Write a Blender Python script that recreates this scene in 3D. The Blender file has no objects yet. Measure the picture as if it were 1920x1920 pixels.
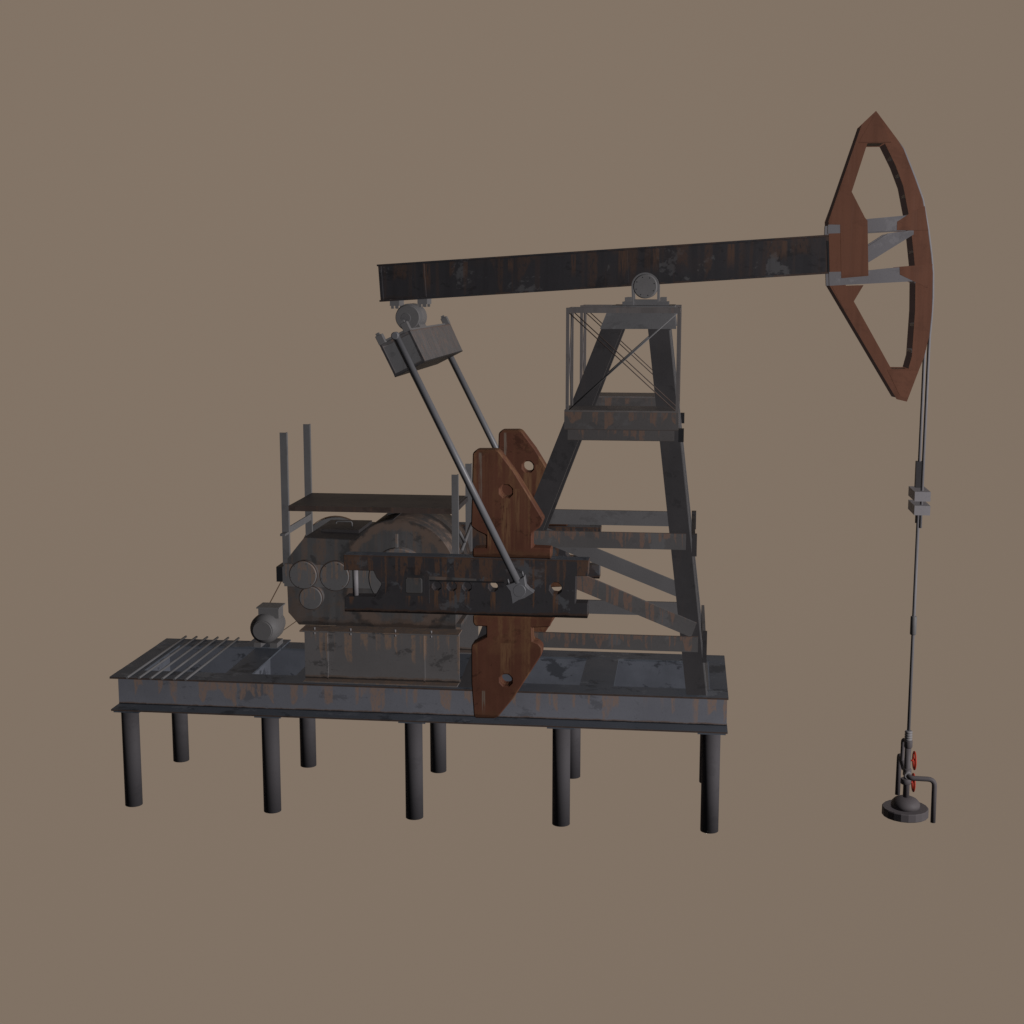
import bpy, bmesh, math, random
from mathutils import Vector, Matrix
random.seed(7)
sc = bpy.context.scene
COL = sc.collection
YC = 1.424                                   # symmetry plane of the machine

# ------------------------------------------------------------------ camera
cd = bpy.data.cameras.new('camera'); cam = bpy.data.objects.new('camera', cd); COL.objects.link(cam)
cd.lens = 50.0; cd.sensor_width = 36.0; cd.sensor_fit = 'HORIZONTAL'
cd.clip_start = 0.1; cd.clip_end = 1000
cam.location = (10.1878, -23.7033, 6.9266)
cam.rotation_euler = (math.pi/2 - 0.1574, 0, 0.1219)
sc.camera = cam

# ------------------------------------------------------------------ world, lamp, exposure
w = bpy.data.worlds.new('World'); sc.world = w; w.use_nodes = True
bg = w.node_tree.nodes['Background']
bg.inputs[0].default_value = (0.85, 0.9, 1.0, 1); bg.inputs[1].default_value = 0.022
AZ, EL = math.radians(62), math.radians(12)
ld = bpy.data.lights.new('key_lamp', 'SUN'); ld.energy = 1.35; ld.angle = math.radians(2.0)
ld.color = (1.0, 0.985, 0.98)
ld.use_shadow = False                      # the photograph shows no cast shadows
lamp = bpy.data.objects.new('key_lamp', ld); COL.objects.link(lamp)
ldir = Vector((math.sin(AZ)*math.cos(EL), -math.cos(AZ)*math.cos(EL), math.sin(EL)))
lamp.rotation_euler = ldir.to_track_quat('Z', 'Y').to_euler()
lamp.location = (60, -40, 25)
pd = bpy.data.lights.new('side_lamp', 'POINT'); pd.energy = 12500; pd.shadow_soft_size = 1.0; pd.use_shadow = False
pd.color = (1.0, 0.975, 0.985)
pl_ = bpy.data.objects.new('side_lamp', pd); COL.objects.link(pl_); pl_.location = (30, -9, 8)
sc.view_settings.view_transform = 'Standard'; sc.view_settings.look = 'None'
sc.view_settings.exposure = 0; sc.view_settings.gamma = 1

# ------------------------------------------------------------------ materials
def ramp(nt, src, a, b):
    n = nt.nodes.new('ShaderNodeMapRange'); n.interpolation_type = 'SMOOTHSTEP'
    n.inputs['From Min'].default_value = a; n.inputs['From Max'].default_value = b
    nt.links.new(src, n.inputs['Value']); return n.outputs[0]
def mth(nt, op, a, b=None):
    n = nt.nodes.new('ShaderNodeMath'); n.operation = op
    for i, v in enumerate((a, b)):
        if v is None: continue
        if isinstance(v, (int, float)): n.inputs[i].default_value = v
        else: nt.links.new(v, n.inputs[i])
    return n.outputs[0]
def mixc(nt, f, a, b):
    n = nt.nodes.new('ShaderNodeMix'); n.data_type = 'RGBA'
    if isinstance(f, (int, float)): n.inputs[0].default_value = f
    else: nt.links.new(f, n.inputs[0])
    for i, v in ((6, a), (7, b)):
        if isinstance(v, tuple): n.inputs[i].default_value = (*v, 1)
        else: nt.links.new(v, n.inputs[i])
    return n.outputs[2]
def noise(nt, vec, scale, detail=3, rough=0.55, dist=0.0):
    n = nt.nodes.new('ShaderNodeTexNoise'); n.inputs['Scale'].default_value = scale
    n.inputs['Detail'].default_value = detail; n.inputs['Roughness'].default_value = rough
    n.inputs['Distortion'].default_value = dist
    nt.links.new(vec, n.inputs['Vector']); return n.outputs['Fac']
def scaled(nt, vec, s, off=(0, 0, 0)):
    n = nt.nodes.new('ShaderNodeMapping'); n.inputs['Scale'].default_value = s
    n.inputs['Location'].default_value = off; nt.links.new(vec, n.inputs['Vector']); return n.outputs[0]

def steel(name, base, rough=0.55, metal=0.0, rust=None, streak=0.0, freq=5.0, minlen=0.15, maxlen=0.9,
          dark=0.5, dark_amt=0.5, light=None, light_amt=0.0, edge=0.0, cloud=0.25, bands=0.0, soft=0.04, spec=0.15, thr0=0.515, patch=0.0, drips=(), ring=None):
    m = bpy.data.materials.new(name); m.use_nodes = True; nt = m.node_tree
    bs = nt.nodes['Principled BSDF']
    geo = nt.nodes.new('ShaderNodeNewGeometry').outputs['Position']
    gen = nt.nodes.new('ShaderNodeTexCoord').outputs['Generated']
    sx = nt.nodes.new('ShaderNodeSeparateXYZ'); nt.links.new(gen, sx.inputs[0]); gz = sx.outputs[2]
    # broad tonal variation
    n0 = noise(nt, scaled(nt, geo, (1, 1, 1)), 0.9, 4, 0.6)
    c = mixc(nt, mth(nt, 'MULTIPLY', ramp(nt, n0, 0.38, 0.66), cloud), base, tuple(x*1.45 for x in base))
    # fine speckle
    n1 = noise(nt, geo, 38, 5, 0.75)
    c = mixc(nt, mth(nt, 'MULTIPLY', ramp(nt, n1, 0.5, 0.75), 0.32), c, tuple(x*0.45 for x in base))
    # dark grime patches with ragged edges, drawn out along x
    n2 = noise(nt, scaled(nt, geo, (1.0, 1.0, 1.5), (3.1, 1.7, 0.4)), 1.5, 9, 0.72, 0.3)
    c = mixc(nt, mth(nt, 'MULTIPLY', ramp(nt, n2, 0.56, 0.61), dark_amt), c, tuple(x*dark for x in base))
    if light:
        n3 = noise(nt, scaled(nt, geo, (1.1, 1.1, 1.3), (7.3, 2.2, 5.9)), 1.3, 8, 0.7, 0.25)
        c = mixc(nt, mth(nt, 'MULTIPLY', ramp(nt, n3, 0.57, 0.61), light_amt), c, light)
    if bands:
        n4 = noise(nt, scaled(nt, geo, (5, 5, 0.25)), 1.0, 3, 0.6)
        c = mixc(nt, mth(nt, 'MULTIPLY', ramp(nt, n4, 0.42, 0.62), bands), c, tuple(x*0.55 for x in base))
        n5 = noise(nt, scaled(nt, geo, (9, 9, 0.35), (5, 5, 1)), 1.0, 3, 0.6)
        if rust: c = mixc(nt, mth(nt, 'MULTIPLY', ramp(nt, n5, 0.56, 0.68), bands), c, rust)
    if patch and rust:
        n6 = noise(nt, scaled(nt, geo, (1.4, 1.4, 1.1), (2.0, 0.5, 8.3)), 1.0, 8, 0.68, 0.2)
        c = mixc(nt, mth(nt, 'MULTIPLY', ramp(nt, n6, 0.50, 0.61), patch), c, tuple(x*0.85 for x in rust))
    if streak and rust:
        wob = noise(nt, scaled(nt, geo, (2, 2, 7)), 2.0, 3)
        v = nt.nodes.new('ShaderNodeVectorMath'); v.operation = 'ADD'
        cmb = nt.nodes.new('ShaderNodeCombineXYZ'); nt.links.new(mth(nt, 'MULTIPLY', wob, 0.05), cmb.inputs[0])
        nt.links.new(geo, v.inputs[0]); nt.links.new(cmb.outputs[0], v.inputs[1])
        col = noise(nt, scaled(nt, v.outputs[0], (freq, freq, 0.0)), 1.0, 2, 0.5)
        ln = noise(nt, scaled(nt, geo, (freq*0.6, freq*0.6, 0.0), (11, 4, 0)), 1.0, 1, 0.4)
        ln = mth(nt, 'ADD', mth(nt, 'MULTIPLY', ramp(nt, ln, 0.3, 0.7), maxlen-minlen), minlen)
        depth = mth(nt, 'SUBTRACT', 1.0, gz)
        run = mth(nt, 'SUBTRACT', ln, depth)
        m1 = ramp(nt, run, 0.0, 0.10)
        # streaks narrow as they run down
        thr = mth(nt, 'ADD', col, mth(nt, 'MULTIPLY', depth, -0.04))
        m2 = ramp(nt, thr, thr0, thr0+soft)
        brk = ramp(nt, noise(nt, scaled(nt, geo, (20, 20, 9)), 1.0, 4, 0.7), 0.3, 0.55)
        sm = mth(nt, 'MULTIPLY', mth(nt, 'MULTIPLY', m1, m2), mth(nt, 'MULTIPLY', brk, streak))
        c = mixc(nt, sm, c, rust)
    if drips or ring:
        sp = nt.nodes.new('ShaderNodeSeparateXYZ'); nt.links.new(geo, sp.inputs[0]); X, Z = sp.outputs[0], sp.outputs[2]
        ragged = ramp(nt, noise(nt, scaled(nt, geo, (26, 26, 2.2)), 1.0, 4, 0.7), 0.36, 0.56)
    for dx, dz, dl, dw, dc in drips:                   # stains running down from holes, bolts and welds
        wx = ramp(nt, mth(nt, 'ABSOLUTE', mth(nt, 'SUBTRACT', X, dx)), dw, dw*0.55)
        fall = mth(nt, 'SUBTRACT', dz, Z)
        on = mth(nt, 'MULTIPLY', ramp(nt, fall, 0.0, 0.02), ramp(nt, fall, dl, dl*0.35))
        c = mixc(nt, mth(nt, 'MULTIPLY', mth(nt, 'MULTIPLY', wx, on), mth(nt, 'MULTIPLY', ragged, 0.85)), c, dc)
    if ring:                                           # rust creeping in from the rim of a round casing
        rx, rz, r0, r1, rc = ring
        d = mth(nt, 'SQRT', mth(nt, 'ADD', mth(nt, 'POWER', mth(nt, 'ABSOLUTE', mth(nt, 'SUBTRACT', X, rx)), 2.0), mth(nt, 'POWER', mth(nt, 'ABSOLUTE', mth(nt, 'SUBTRACT', Z, rz)), 2.0)))
        d = mth(nt, 'ADD', d, mth(nt, 'MULTIPLY', mth(nt, 'SUBTRACT', noise(nt, geo, 4.0, 6, 0.7), 0.5), 0.45))
        band = mth(nt, 'MULTIPLY', ramp(nt, d, r0, r0+.08), ramp(nt, d, r1+.05, r1))
        c = mixc(nt, mth(nt, 'MULTIPLY', band, 0.75), c, rc)
        edge_d = ramp(nt, d, r1-.04, r1+.02)
        c = mixc(nt, mth(nt, 'MULTIPLY', mth(nt, 'MULTIPLY', edge_d, ramp(nt, d, r1+.14, r1+.08)), 0.6), c, tuple(x*0.35 for x in base))
    if edge and rust:
        ew = mth(nt, 'MULTIPLY', noise(nt, geo, 3.0, 5, 0.7), 0.16)
        e1 = ramp(nt, mth(nt, 'SUBTRACT', ew, gz), 0.0, 0.03)
        c = mixc(nt, mth(nt, 'MULTIPLY', e1, edge*0.8), c, tuple(x*0.55 for x in rust))
        e2 = ramp(nt, mth(nt, 'SUBTRACT', mth(nt, 'MULTIPLY', ew, 0.55), gz), 0.0, 0.02)
        c = mixc(nt, mth(nt, 'MULTIPLY', e2, edge), c, tuple(x*0.12 for x in base))
        e3 = ramp(nt, mth(nt, 'ADD', gz, mth(nt, 'MULTIPLY', ew, 0.5)), 1.0, 1.03)
        c = mixc(nt, mth(nt, 'MULTIPLY', e3, edge*0.7), c, tuple(x*0.7 for x in rust))
    nt.links.new(c, bs.inputs['Base Color'])
    rr = mth(nt, 'ADD', mth(nt, 'MULTIPLY', n2, 0.25), rough-0.12)
    nt.links.new(rr, bs.inputs['Roughness']); bs.inputs['Metallic'].default_value = metal
    bs.inputs['Specular IOR Level'].default_value = spec
    bp = nt.nodes.new('ShaderNodeBump'); bp.inputs['Strength'].default_value = 0.12; bp.inputs['Distance'].default_value = 0.01
    nt.links.new(n1, bp.inputs['Height']); nt.links.new(bp.outputs[0], bs.inputs['Normal'])
    return m

R1 = (.34, .20, .145)
M = {
 'skid': steel('blue_grey_steel', (.165, .167, .190), rust=(.27, .185, .145), streak=.85, freq=5.0, minlen=.35, maxlen=1.1, dark=.5, dark_amt=.5, edge=1.0, soft=.06, thr0=.50),
 'skid_top': steel('dark_blue_steel', (.085, .094, .112), rust=(.12, .09, .07), dark=.5, dark_amt=.8, light=(.135, .145, .165), light_amt=.85),
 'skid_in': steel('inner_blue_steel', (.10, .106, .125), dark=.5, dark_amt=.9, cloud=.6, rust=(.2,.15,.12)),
 'pile': steel('pile_steel', (.078, .072, .077), dark=.75, dark_amt=.35, cloud=.1, rough=.75),
 'leg': steel('tower_steel', (.046, .043, .045), rust=(.08, .062, .052), dark=.6, dark_amt=.5, cloud=.5, bands=.1),
 'brace': steel('brace_steel', (.105, .099, .099), rust=(.20, .125, .095), streak=.8, freq=12, minlen=.3, maxlen=1.0, dark=.75, dark_amt=.3, light=(.15, .148, .152), light_amt=.5, soft=.05, thr0=.462),
 'brace_grey': steel('plain_brace_steel', (.125, .12, .123), dark=.7, dark_amt=.5, light=(.15, .15, .155), light_amt=.4),
 'beam': steel('black_beam_steel', (.034, .032, .035), rust=(.078, .046, .033), streak=.55, freq=3.0, minlen=.3, maxlen=1.0, dark=.55, dark_amt=.6, light=(.09, .087, .09), light_amt=.7, drips=((5.62, 7.33, 0.6, 0.07, (.085, .05, .036)), (6.3, 7.36, 0.35, 0.05, (.085, .05, .036)), (7.1, 7.42, 0.3, 0.06, (.085, .05, .036)), (8.2, 7.48, 0.45, 0.05, (.085, .05, .036)), (9.05, 7.54, 0.6, 0.09, (.085, .05, .036)), (9.62, 7.58, 0.5, 0.07, (.085, .05, .036)), (10.9, 7.65, 0.5, 0.08, (.085, .05, .036)), (11.8, 7.7, 0.4, 0.06, (.085, .05, .036))), edge=.3, bands=.25, soft=.08, thr0=.47, patch=.1),
 'crank': steel('black_crank_steel', (.044, .041, .044), rust=(.115, .064, .042), streak=.8, freq=9, minlen=.15, maxlen=.9, dark=.5, dark_amt=.6, light=(.09, .092, .10), light_amt=.8, drips=((6.04, 1.83, 0.42, .055, (.135, .07, .04)), (6.3, 1.83, 0.38, .055, (.135, .07, .04)), (6.562, 1.83, 0.3, .055, (.135, .07, .04)), (7.007, 1.83, 0.4, .055, (.135, .07, .04)), (8.067, 1.83, 0.45, .055, (.135, .07, .04)), (5.55, 1.83, 0.35, .055, (.135, .07, .04)), (5.76, 1.83, 0.3, .055, (.135, .07, .04))), edge=.85, soft=.05, thr0=.475, patch=.25),
 'weight': steel('rusty_cast_iron', (.108, .043, .027), rust=(.20, .105, .052), streak=.6, freq=5, minlen=.25, maxlen=1.1, dark=.4, dark_amt=.6, bands=.18, cloud=.55, drips=((7.23, 3.44, 1.3, .10, (.19, .10, .052)), (7.22, .95, .85, .11, (.19, .10, .052)), (6.80, 4.2, 1.1, .035, (.20, .16, .13)), (6.84, .1, .5, .035, (.19, .15, .12)), (7.42, 3.6, 1.0, .05, (.19, .10, .052)), (6.95, 2.9, .6, .04, (.19, .10, .052))), rough=.65, edge=.45, soft=.08, thr0=.50, patch=.3),
 'head': steel('red_oxide_paint', (.135, .058, .036), rust=(.15, .072, .05), dark=.72, dark_amt=.35, bands=.3, cloud=.2, edge=.12),
 'head_shade': steel('oxide_paint_shade', (.02, .011, .009), dark=.6, dark_amt=.4),  # near-black stands in for the shade inside the head cavity
 'galv': steel('galvanised_steel', (.15, .142, .15), dark=.8, dark_amt=.5, light=(.20, .19, .198), light_amt=.6, cloud=.2),
 'gear': steel('gearbox_paint', (.088, .085, .086), rust=(.155, .105, .08), streak=.6, freq=5.0, minlen=.25, maxlen=.6, dark=.5, dark_amt=.7, bands=.3, cloud=.5, edge=.5, soft=.1, thr0=.49, patch=.55, ring=(5.23, 1.87, .80, 1.0, (.155, .108, .085))),
 'cover': steel('cover_paint', (.135, .13, .132), rust=(.22, .155, .12), streak=.8, freq=14, minlen=.35, maxlen=.9, dark=.7, dark_amt=.25, soft=.07, thr0=.47),
 'ped': steel('pedestal_paint', (.135, .126, .126), rust=(.25, .17, .125), streak=.85, freq=7, minlen=.2, maxlen=.9, dark=.45, dark_amt=.7, edge=.8, soft=.07, thr0=.49),
 'grey': steel('grey_paint', (.14, .134, .135), dark=.8, dark_amt=.3, cloud=.2),
 'post': steel('post_paint', (.14, .136, .139), dark=.7, dark_amt=.4, cloud=.35),
 'shelf': steel('dark_plate', (.048, .044, .046), rust=(.10, .055, .04), dark=.6, dark_amt=.5, bands=.15),
 'shelf_edge': steel('rusted_edge', (.075, .055, .048), rust=(.14, .075, .05), dark=.5, dark_amt=.5, bands=.3),
 'cage': steel('cage_steel', (.135, .122, .12), rust=(.19, .13, .11), dark=.75, dark_amt=.4, bands=.3),
 'fascia': steel('walkway_steel', (.088, .081, .08), rust=(.165, .105, .08), streak=.85, freq=8, minlen=.3, maxlen=1.0, dark=.7, dark_amt=.4, light=(.12, .117, .12), light_amt=.45, edge=.3, soft=.06),
 'cap': steel('cap_steel', (.12, .117, .121), rust=(.17, .12, .09), dark=.65, dark_amt=.5, light=(.16, .157, .162), light_amt=.5),
 'saddle': steel('saddle_steel', (.108, .102, .103), rust=(.17, .115, .095), streak=.6, freq=14, minlen=.4, maxlen=1.0, dark=.55, dark_amt=.35, edge=.9, bands=.3, soft=.07),
 'saddle_end': steel('saddle_end_steel', (.13, .127, .13), rust=(.1, .08, .07), dark=.6, dark_amt=.4, edge=.6, bands=.2),
 'rod': steel('polished_steel', (.155, .153, .163), rough=.42, spec=.4, dark=.8, dark_amt=.3, cloud=.1),
 'cable': steel('wire_rope', (.16, .152, .16), rough=.5, dark=.8, dark_amt=.3, cloud=.1),
 'clamp': steel('clamp_steel', (.24, .225, .235), dark=.85, dark_amt=.2, cloud=.1),
 'well': steel('wellhead_steel', (.095, .084, .087), dark=.85, dark_amt=.2, cloud=.1, rough=.6),
 'well_light': steel('bare_steel', (.20, .19, .195), dark=.8, dark_amt=.2, cloud=.1),
 'red': steel('red_enamel', (.36, .035, .018), rough=.45, dark=.7, dark_amt=.3, cloud=.2),
 'black': steel('black_steel', (.02, .02, .022), dark=.7, dark_amt=.3),
 'belt': steel('belt_leather', (.12, .075, .05), dark=.7, dark_amt=.3),
 'backdrop': None,
}
def backdrop_mat():
    m = bpy.data.materials.new('brown_backdrop'); m.use_nodes = True; nt = m.node_tree
    bs = nt.nodes['Principled BSDF']; geo = nt.nodes.new('ShaderNodeNewGeometry').outputs['Position']
    n = noise(nt, geo, 0.02, 2, 0.5)
    c = mixc(nt, ramp(nt, n, .3, .7), (.527, .413, .315), (.535, .420, .319))
    nt.links.new(c, bs.inputs['Base Color']); bs.inputs['Roughness'].default_value = 1.0
    bs.inputs['Specular IOR Level'].default_value = 0.0
    return m
M['backdrop'] = backdrop_mat()

# ------------------------------------------------------------------ mesh helpers
def new(): return bmesh.new()
def box(bm, x0, x1, y0, y1, z0, z1):
    vs = [bm.verts.new((x, y, z)) for x in (x0, x1) for y in (y0, y1) for z in (z0, z1)]
    for f in ((0,1,3,2),(4,6,7,5),(0,4,5,1),(2,3,7,6),(0,2,6,4),(1,5,7,3)): bm.faces.new([vs[i] for i in f])
    return bm
def hexa(bm, a, b):                                      # two rings of four points
    va = [bm.verts.new(p) for p in a]; vb = [bm.verts.new(p) for p in b]
    bm.faces.new(va); bm.faces.new(vb[::-1])
    for i in range(4): bm.faces.new([va[i], vb[i], vb[(i+1) % 4], va[(i+1) % 4]])
    return bm
def prism(bm, pts, y0, y1, holes=()):                    # outline in x-z, pushed from y0 to y1
    t = bmesh.new(); edges = []
    for loop in [pts, *holes]:
        vs = [t.verts.new((p[0], y0, p[1])) for p in loop]
        edges += [t.edges.new((vs[i], vs[(i+1) % len(vs)])) for i in range(len(vs))]
    r = bmesh.ops.triangle_fill(t, use_beauty=True, use_dissolve=False, edges=edges)
    fs = [g for g in r['geom'] if isinstance(g, bmesh.types.BMFace)]
    ex = bmesh.ops.extrude_face_region(t, geom=fs)
    bmesh.ops.translate(t, vec=(0, y1-y0, 0), verts=[v for v in ex['geom'] if isinstance(v, bmesh.types.BMVert)])
    bmesh.ops.recalc_face_normals(t, faces=t.faces)
    me = bpy.data.meshes.new('t'); t.to_mesh(me); t.free(); bm.from_mesh(me); bpy.data.meshes.remove(me)
    return bm
def tube(bm, p, q, r, n=14, r2=None):
    p, q = Vector(p), Vector(q); d = (q-p).normalized()
    a = d.orthogonal().normalized(); b = d.cross(a); r2 = r if r2 is None else r2
    A = [bm.verts.new(p+(a*math.cos(t)+b*math.sin(t))*r) for t in [2*math.pi*i/n for i in range(n)]]
    B = [bm.verts.new(q+(a*math.cos(t)+b*math.sin(t))*r2) for t in [2*math.pi*i/n for i in range(n)]]
    for i in range(n):
        f = bm.faces.new([A[i], A[(i+1) % n], B[(i+1) % n], B[i]]); f.smooth = True
    bm.faces.new(A[::-1]); bm.faces.new(B); return bm
def path(bm, pts, r, n=10):
    pts = [Vector(p) for p in pts]; rings = []; a = None
    for i, p in enumerate(pts):
        d = ((pts[min(i+1, len(pts)-1)]-pts[max(i-1, 0)])).normalized()
        a = d.orthogonal().normalized() if a is None else (a-d*a.dot(d)).normalized()
        b = d.cross(a)
        rings.append([bm.verts.new(p+(a*math.cos(t)+b*math.sin(t))*r) for t in [2*math.pi*k/n for k in range(n)]])
    for A, B in zip(rings, rings[1:]):
        for i in range(n):
            f = bm.faces.new([A[i], A[(i+1) % n], B[(i+1) % n], B[i]]); f.smooth = True
    bm.faces.new(rings[0][::-1]); bm.faces.new(rings[-1]); return bm
def bend(a, b, c, r, k=5):                               # rounds the corner b of a-b-c
    a, b, c = Vector(a), Vector(b), Vector(c)
    u, v = (a-b).normalized(), (c-b).normalized(); p0, p2 = b+u*r, b+v*r
    return [tuple((1-t)**2*p0+2*t*(1-t)*b+t*t*p2) for t in [i/k for i in range(k+1)]]
def lathe(bm, c, prof, axis='z', n=36, smooth=True):     # profile of (radius, height)
    rings = []
    for r, h in prof:
        ring = []
        for i in range(n):
            t = 2*math.pi*i/n; x, y = r*math.cos(t), r*math.sin(t)
            if axis == 'z': q = (c[0]+x, c[1]+y, c[2]+h)
            elif axis == 'y': q = (c[0]+x, c[1]+h, c[2]+y)
            else: q = (c[0]+h, c[1]+x, c[2]+y)
            ring.append(bm.verts.new(q))
        rings.append(ring)
    for A, B in zip(rings, rings[1:]):
        for i in range(n):
            f = bm.faces.new([A[i], A[(i+1) % n], B[(i+1) % n], B[i]]); f.smooth = smooth
    bm.faces.new(rings[0][::-1]); bm.faces.new(rings[-1]); return bm
def torus(bm, c, R, r, axis='x', n=28, k=8):
    rings = []
    for i in range(n):
        t = 2*math.pi*i/n; ring = []
        for j in range(k):
            s = 2*math.pi*j/k; rr = R+r*math.cos(s); h = r*math.sin(s)
            q = (c[0]+h, c[1]+rr*math.cos(t), c[2]+rr*math.sin(t)) if axis == 'x' else (c[0]+rr*math.cos(t), c[1]+rr*math.sin(t), c[2]+h)
            ring.append(bm.verts.new(q))
        rings.append(ring)
    for i in range(n):
        A, B = rings[i], rings[(i+1) % n]
        for j in range(k):
            f = bm.faces.new([A[j], A[(j+1) % k], B[(j+1) % k], B[j]]); f.smooth = True
    return bm
def bevel(bm, w, seg=1, ang=25):
    es = [e for e in bm.edges if len(e.link_faces) == 2 and e.calc_face_angle(0) > math.radians(ang)]
    if es: bmesh.ops.bevel(bm, geom=es, offset=w, segments=seg, affect='EDGES', clamp_overlap=True, profile=0.7)
    return bm
def strip(bm, pts, y0, y1, t=.02):                       # a bent plate following points in x-z, t thick on its right-hand side
    P = [Vector((p[0], p[1])) for p in pts]; off = []
    for i in range(len(P)):
        d = (P[min(i+1, len(P)-1)]-P[max(i-1, 0)]).normalized(); off.append(P[i]+Vector((d.y, -d.x))*t)
    for i in range(len(P)-1):
        q = [P[i], P[i+1], off[i+1], off[i]]
        hexa(bm, [(v.x, y0, v.y) for v in q], [(v.x, y1, v.y) for v in q])
    bmesh.ops.recalc_face_normals(bm, faces=bm.faces); return bm

# ------------------------------------------------------------------ object helpers
def thing(name, label, cat, loc, group=None):
    o = bpy.data.objects.new(name, None); COL.objects.link(o); o.location = loc
    o.empty_display_size = .2
    o['label'] = label; o['category'] = cat
    if group: o['group'] = group
    return o
WLOC = {}
def part(name, bm, mat, parent=None, label=None, bev=0.0):
    if bev: bevel(bm, bev)
    bmesh.ops.recalc_face_normals(bm, faces=bm.faces)
    lo = Vector([min(v.co[i] for v in bm.verts) for i in range(3)]); hi = Vector([max(v.co[i] for v in bm.verts) for i in range(3)])
    c = (lo+hi)/2; bmesh.ops.translate(bm, vec=-c, verts=bm.verts)
    me = bpy.data.meshes.new(name); bm.to_mesh(me); bm.free(); me.materials.append(M[mat] if isinstance(mat, str) else mat)
    o = bpy.data.objects.new(name, me); COL.objects.link(o); WLOC[o] = c
    if parent:
        o.parent = parent
        pl = WLOC[parent] if parent in WLOC else Vector(parent.location)
        o.location = c-pl
    else: o.location = c
    if label: o['label'] = label
    return o
def solo(name, bm, mat, label, cat, group=None, bev=0.0):
    o = part(name, bm, mat, None, None, bev); o['label'] = label; o['category'] = cat
    if group: o['group'] = group
    return o
def dup(o, parent=None):
    c = o.copy(); COL.objects.link(c)
    if parent: c.parent = parent
    for ch in [x for x in list(COL.objects) if x.parent == o]: dup(ch, c)
    return c
def circ(cx, cz, r, n=20, ph=0):
    return [(cx+r*math.cos(2*math.pi*i/n+ph), cz+r*math.sin(2*math.pi*i/n+ph)) for i in range(n)]
def mir(y): return 2*YC-y

# ------------------------------------------------------------------ backdrop
b = new(); box(b, -90, 110, -.1, .1, -60, 60)
o = part('backdrop', b, 'backdrop'); o['kind'] = 'structure'
o.location = (0, 65, 0); o.rotation_euler.z = math.radians(30)   # turned towards the lamps

# ------------------------------------------------------------------ skid (base frame)
L = 11.0
skid = thing('base_frame', 'long blue-grey steel base frame of I-beams with orange rust drips, carrying the whole pump', 'base frame', (L/2, YC, -.64))
for side in (0, 1):
    f = (lambda y: y) if side == 0 else mir
    ys = sorted((f(0.0), f(.49))); yw = sorted((f(.35), f(.40))); 
    if side: yw = sorted((f(.375), f(.43)))
    b = new(); box(b, 0, L, ys[0], ys[1], -.036, 0); fl = part('top_flange', b, 'skid_top', skid, None, .004)
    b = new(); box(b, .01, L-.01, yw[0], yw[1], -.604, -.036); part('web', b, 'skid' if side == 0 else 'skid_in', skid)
    b = new(); box(b, 0, L, ys[0], ys[1], -.636, -.604); part('bottom_flange', b, 'skid_top', skid, None, .004)
    # thin rusty lip along the outer edge of the flanges
    for z0, z1 in ((-.034, -.003), (-.633, -.607)):
        yy = sorted((f(-.004), f(.001))); b = new(); box(b, .004, L-.004, yy[0], yy[1], z0, z1); part('flange_edge', b, 'shelf_edge', skid)
for x0, x1, xw in ((0.0, .45, .2), (10.70, L, 10.86), (1.99, 2.48, 2.23), (8.42, 9.02, 8.72), (3.3, 3.75, 3.5), (5.95, 6.4, 6.2)):
    b = new(); box(b, x0, x1, .492, 2.356, -.034, -.003); part('cross_flange', b, 'skid_top', skid)
    b = new(); box(b, xw-.02, xw+.02, .43, 2.41, -.60, -.034); part('cross_web', b, 'skid_in', skid)
b = new(); box(b, 10.615, 10.675, .494, 2.354, -.10, -.006); part('inner_angle', b, 'grey', skid)
b = new(); box(b, 2.98, 3.0, 2.36, 2.40, -.60, -.04); part('stiffener', b, 'skid_in', skid)
px = (.28, 2.893, 5.505, 8.133, 10.729)
FR = ['leftmost of the five thick dark piles under the front edge of the base frame',
      'second pile from the left under the front edge of the base frame',
      'middle pile of the front row under the base frame',
      'second pile from the right in the front row under the base frame',
      'rightmost front pile under the base frame corner nearest the wellhead']
BK = ['leftmost of the shorter-looking piles under the far edge of the base frame',
      'second pile from the left under the far edge of the base frame',
      'middle pile of the far row under the base frame',
      'far-row pile peeking out beside the second front pile from the right',
      'far-row pile almost hidden behind the rightmost front pile']
proto = None
for row, (yy, labs) in enumerate(((.183, FR), (mir(.183), BK))):
    for x, lab in zip(px, labs):
        if proto is None:
            proto = thing('support_pile', lab, 'pile', (x, yy, -2.45), 'support piles under the base frame')
            b = new(); tube(b, (x, yy, -2.45), (x, yy, -.664), .157, 40); part('shaft', b, 'pile', proto)
            b = new(); box(b, x-.24, x+.24, yy-.17, yy+.17, -.664, -.638); part('head_plate', b, 'skid_top', proto)
        else:
            d = dup(proto); d.location = (x, yy, -2.45); d['label'] = lab

# loose steel rods lying across the left end
RL = ['leftmost of six thin steel rods lying across the left end of the base frame', 'second thin steel rod from the left end of the base frame',
      'third of the six thin rods counted from the left end of the base frame', 'fourth of the six thin rods counted from the left end of the base frame',
      'fifth thin rod, next but one to the motor side of the base frame', 'rightmost of the six thin rods, the one nearest the motor']
p0 = None
for x, lab in zip((.368, .589, .808, 1.024, 1.239, 1.453), RL):
    if p0 is None:
        b = new(); tube(b, (x, -.10, .024), (x, 2.945, .024), .022, 12); p0 = solo('steel_rod', b, 'post', lab, 'rod', 'thin rods across the left end of the base frame')
    else:
        c = p0.copy(); COL.objects.link(c); c.location.x = x; c['label'] = lab

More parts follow.
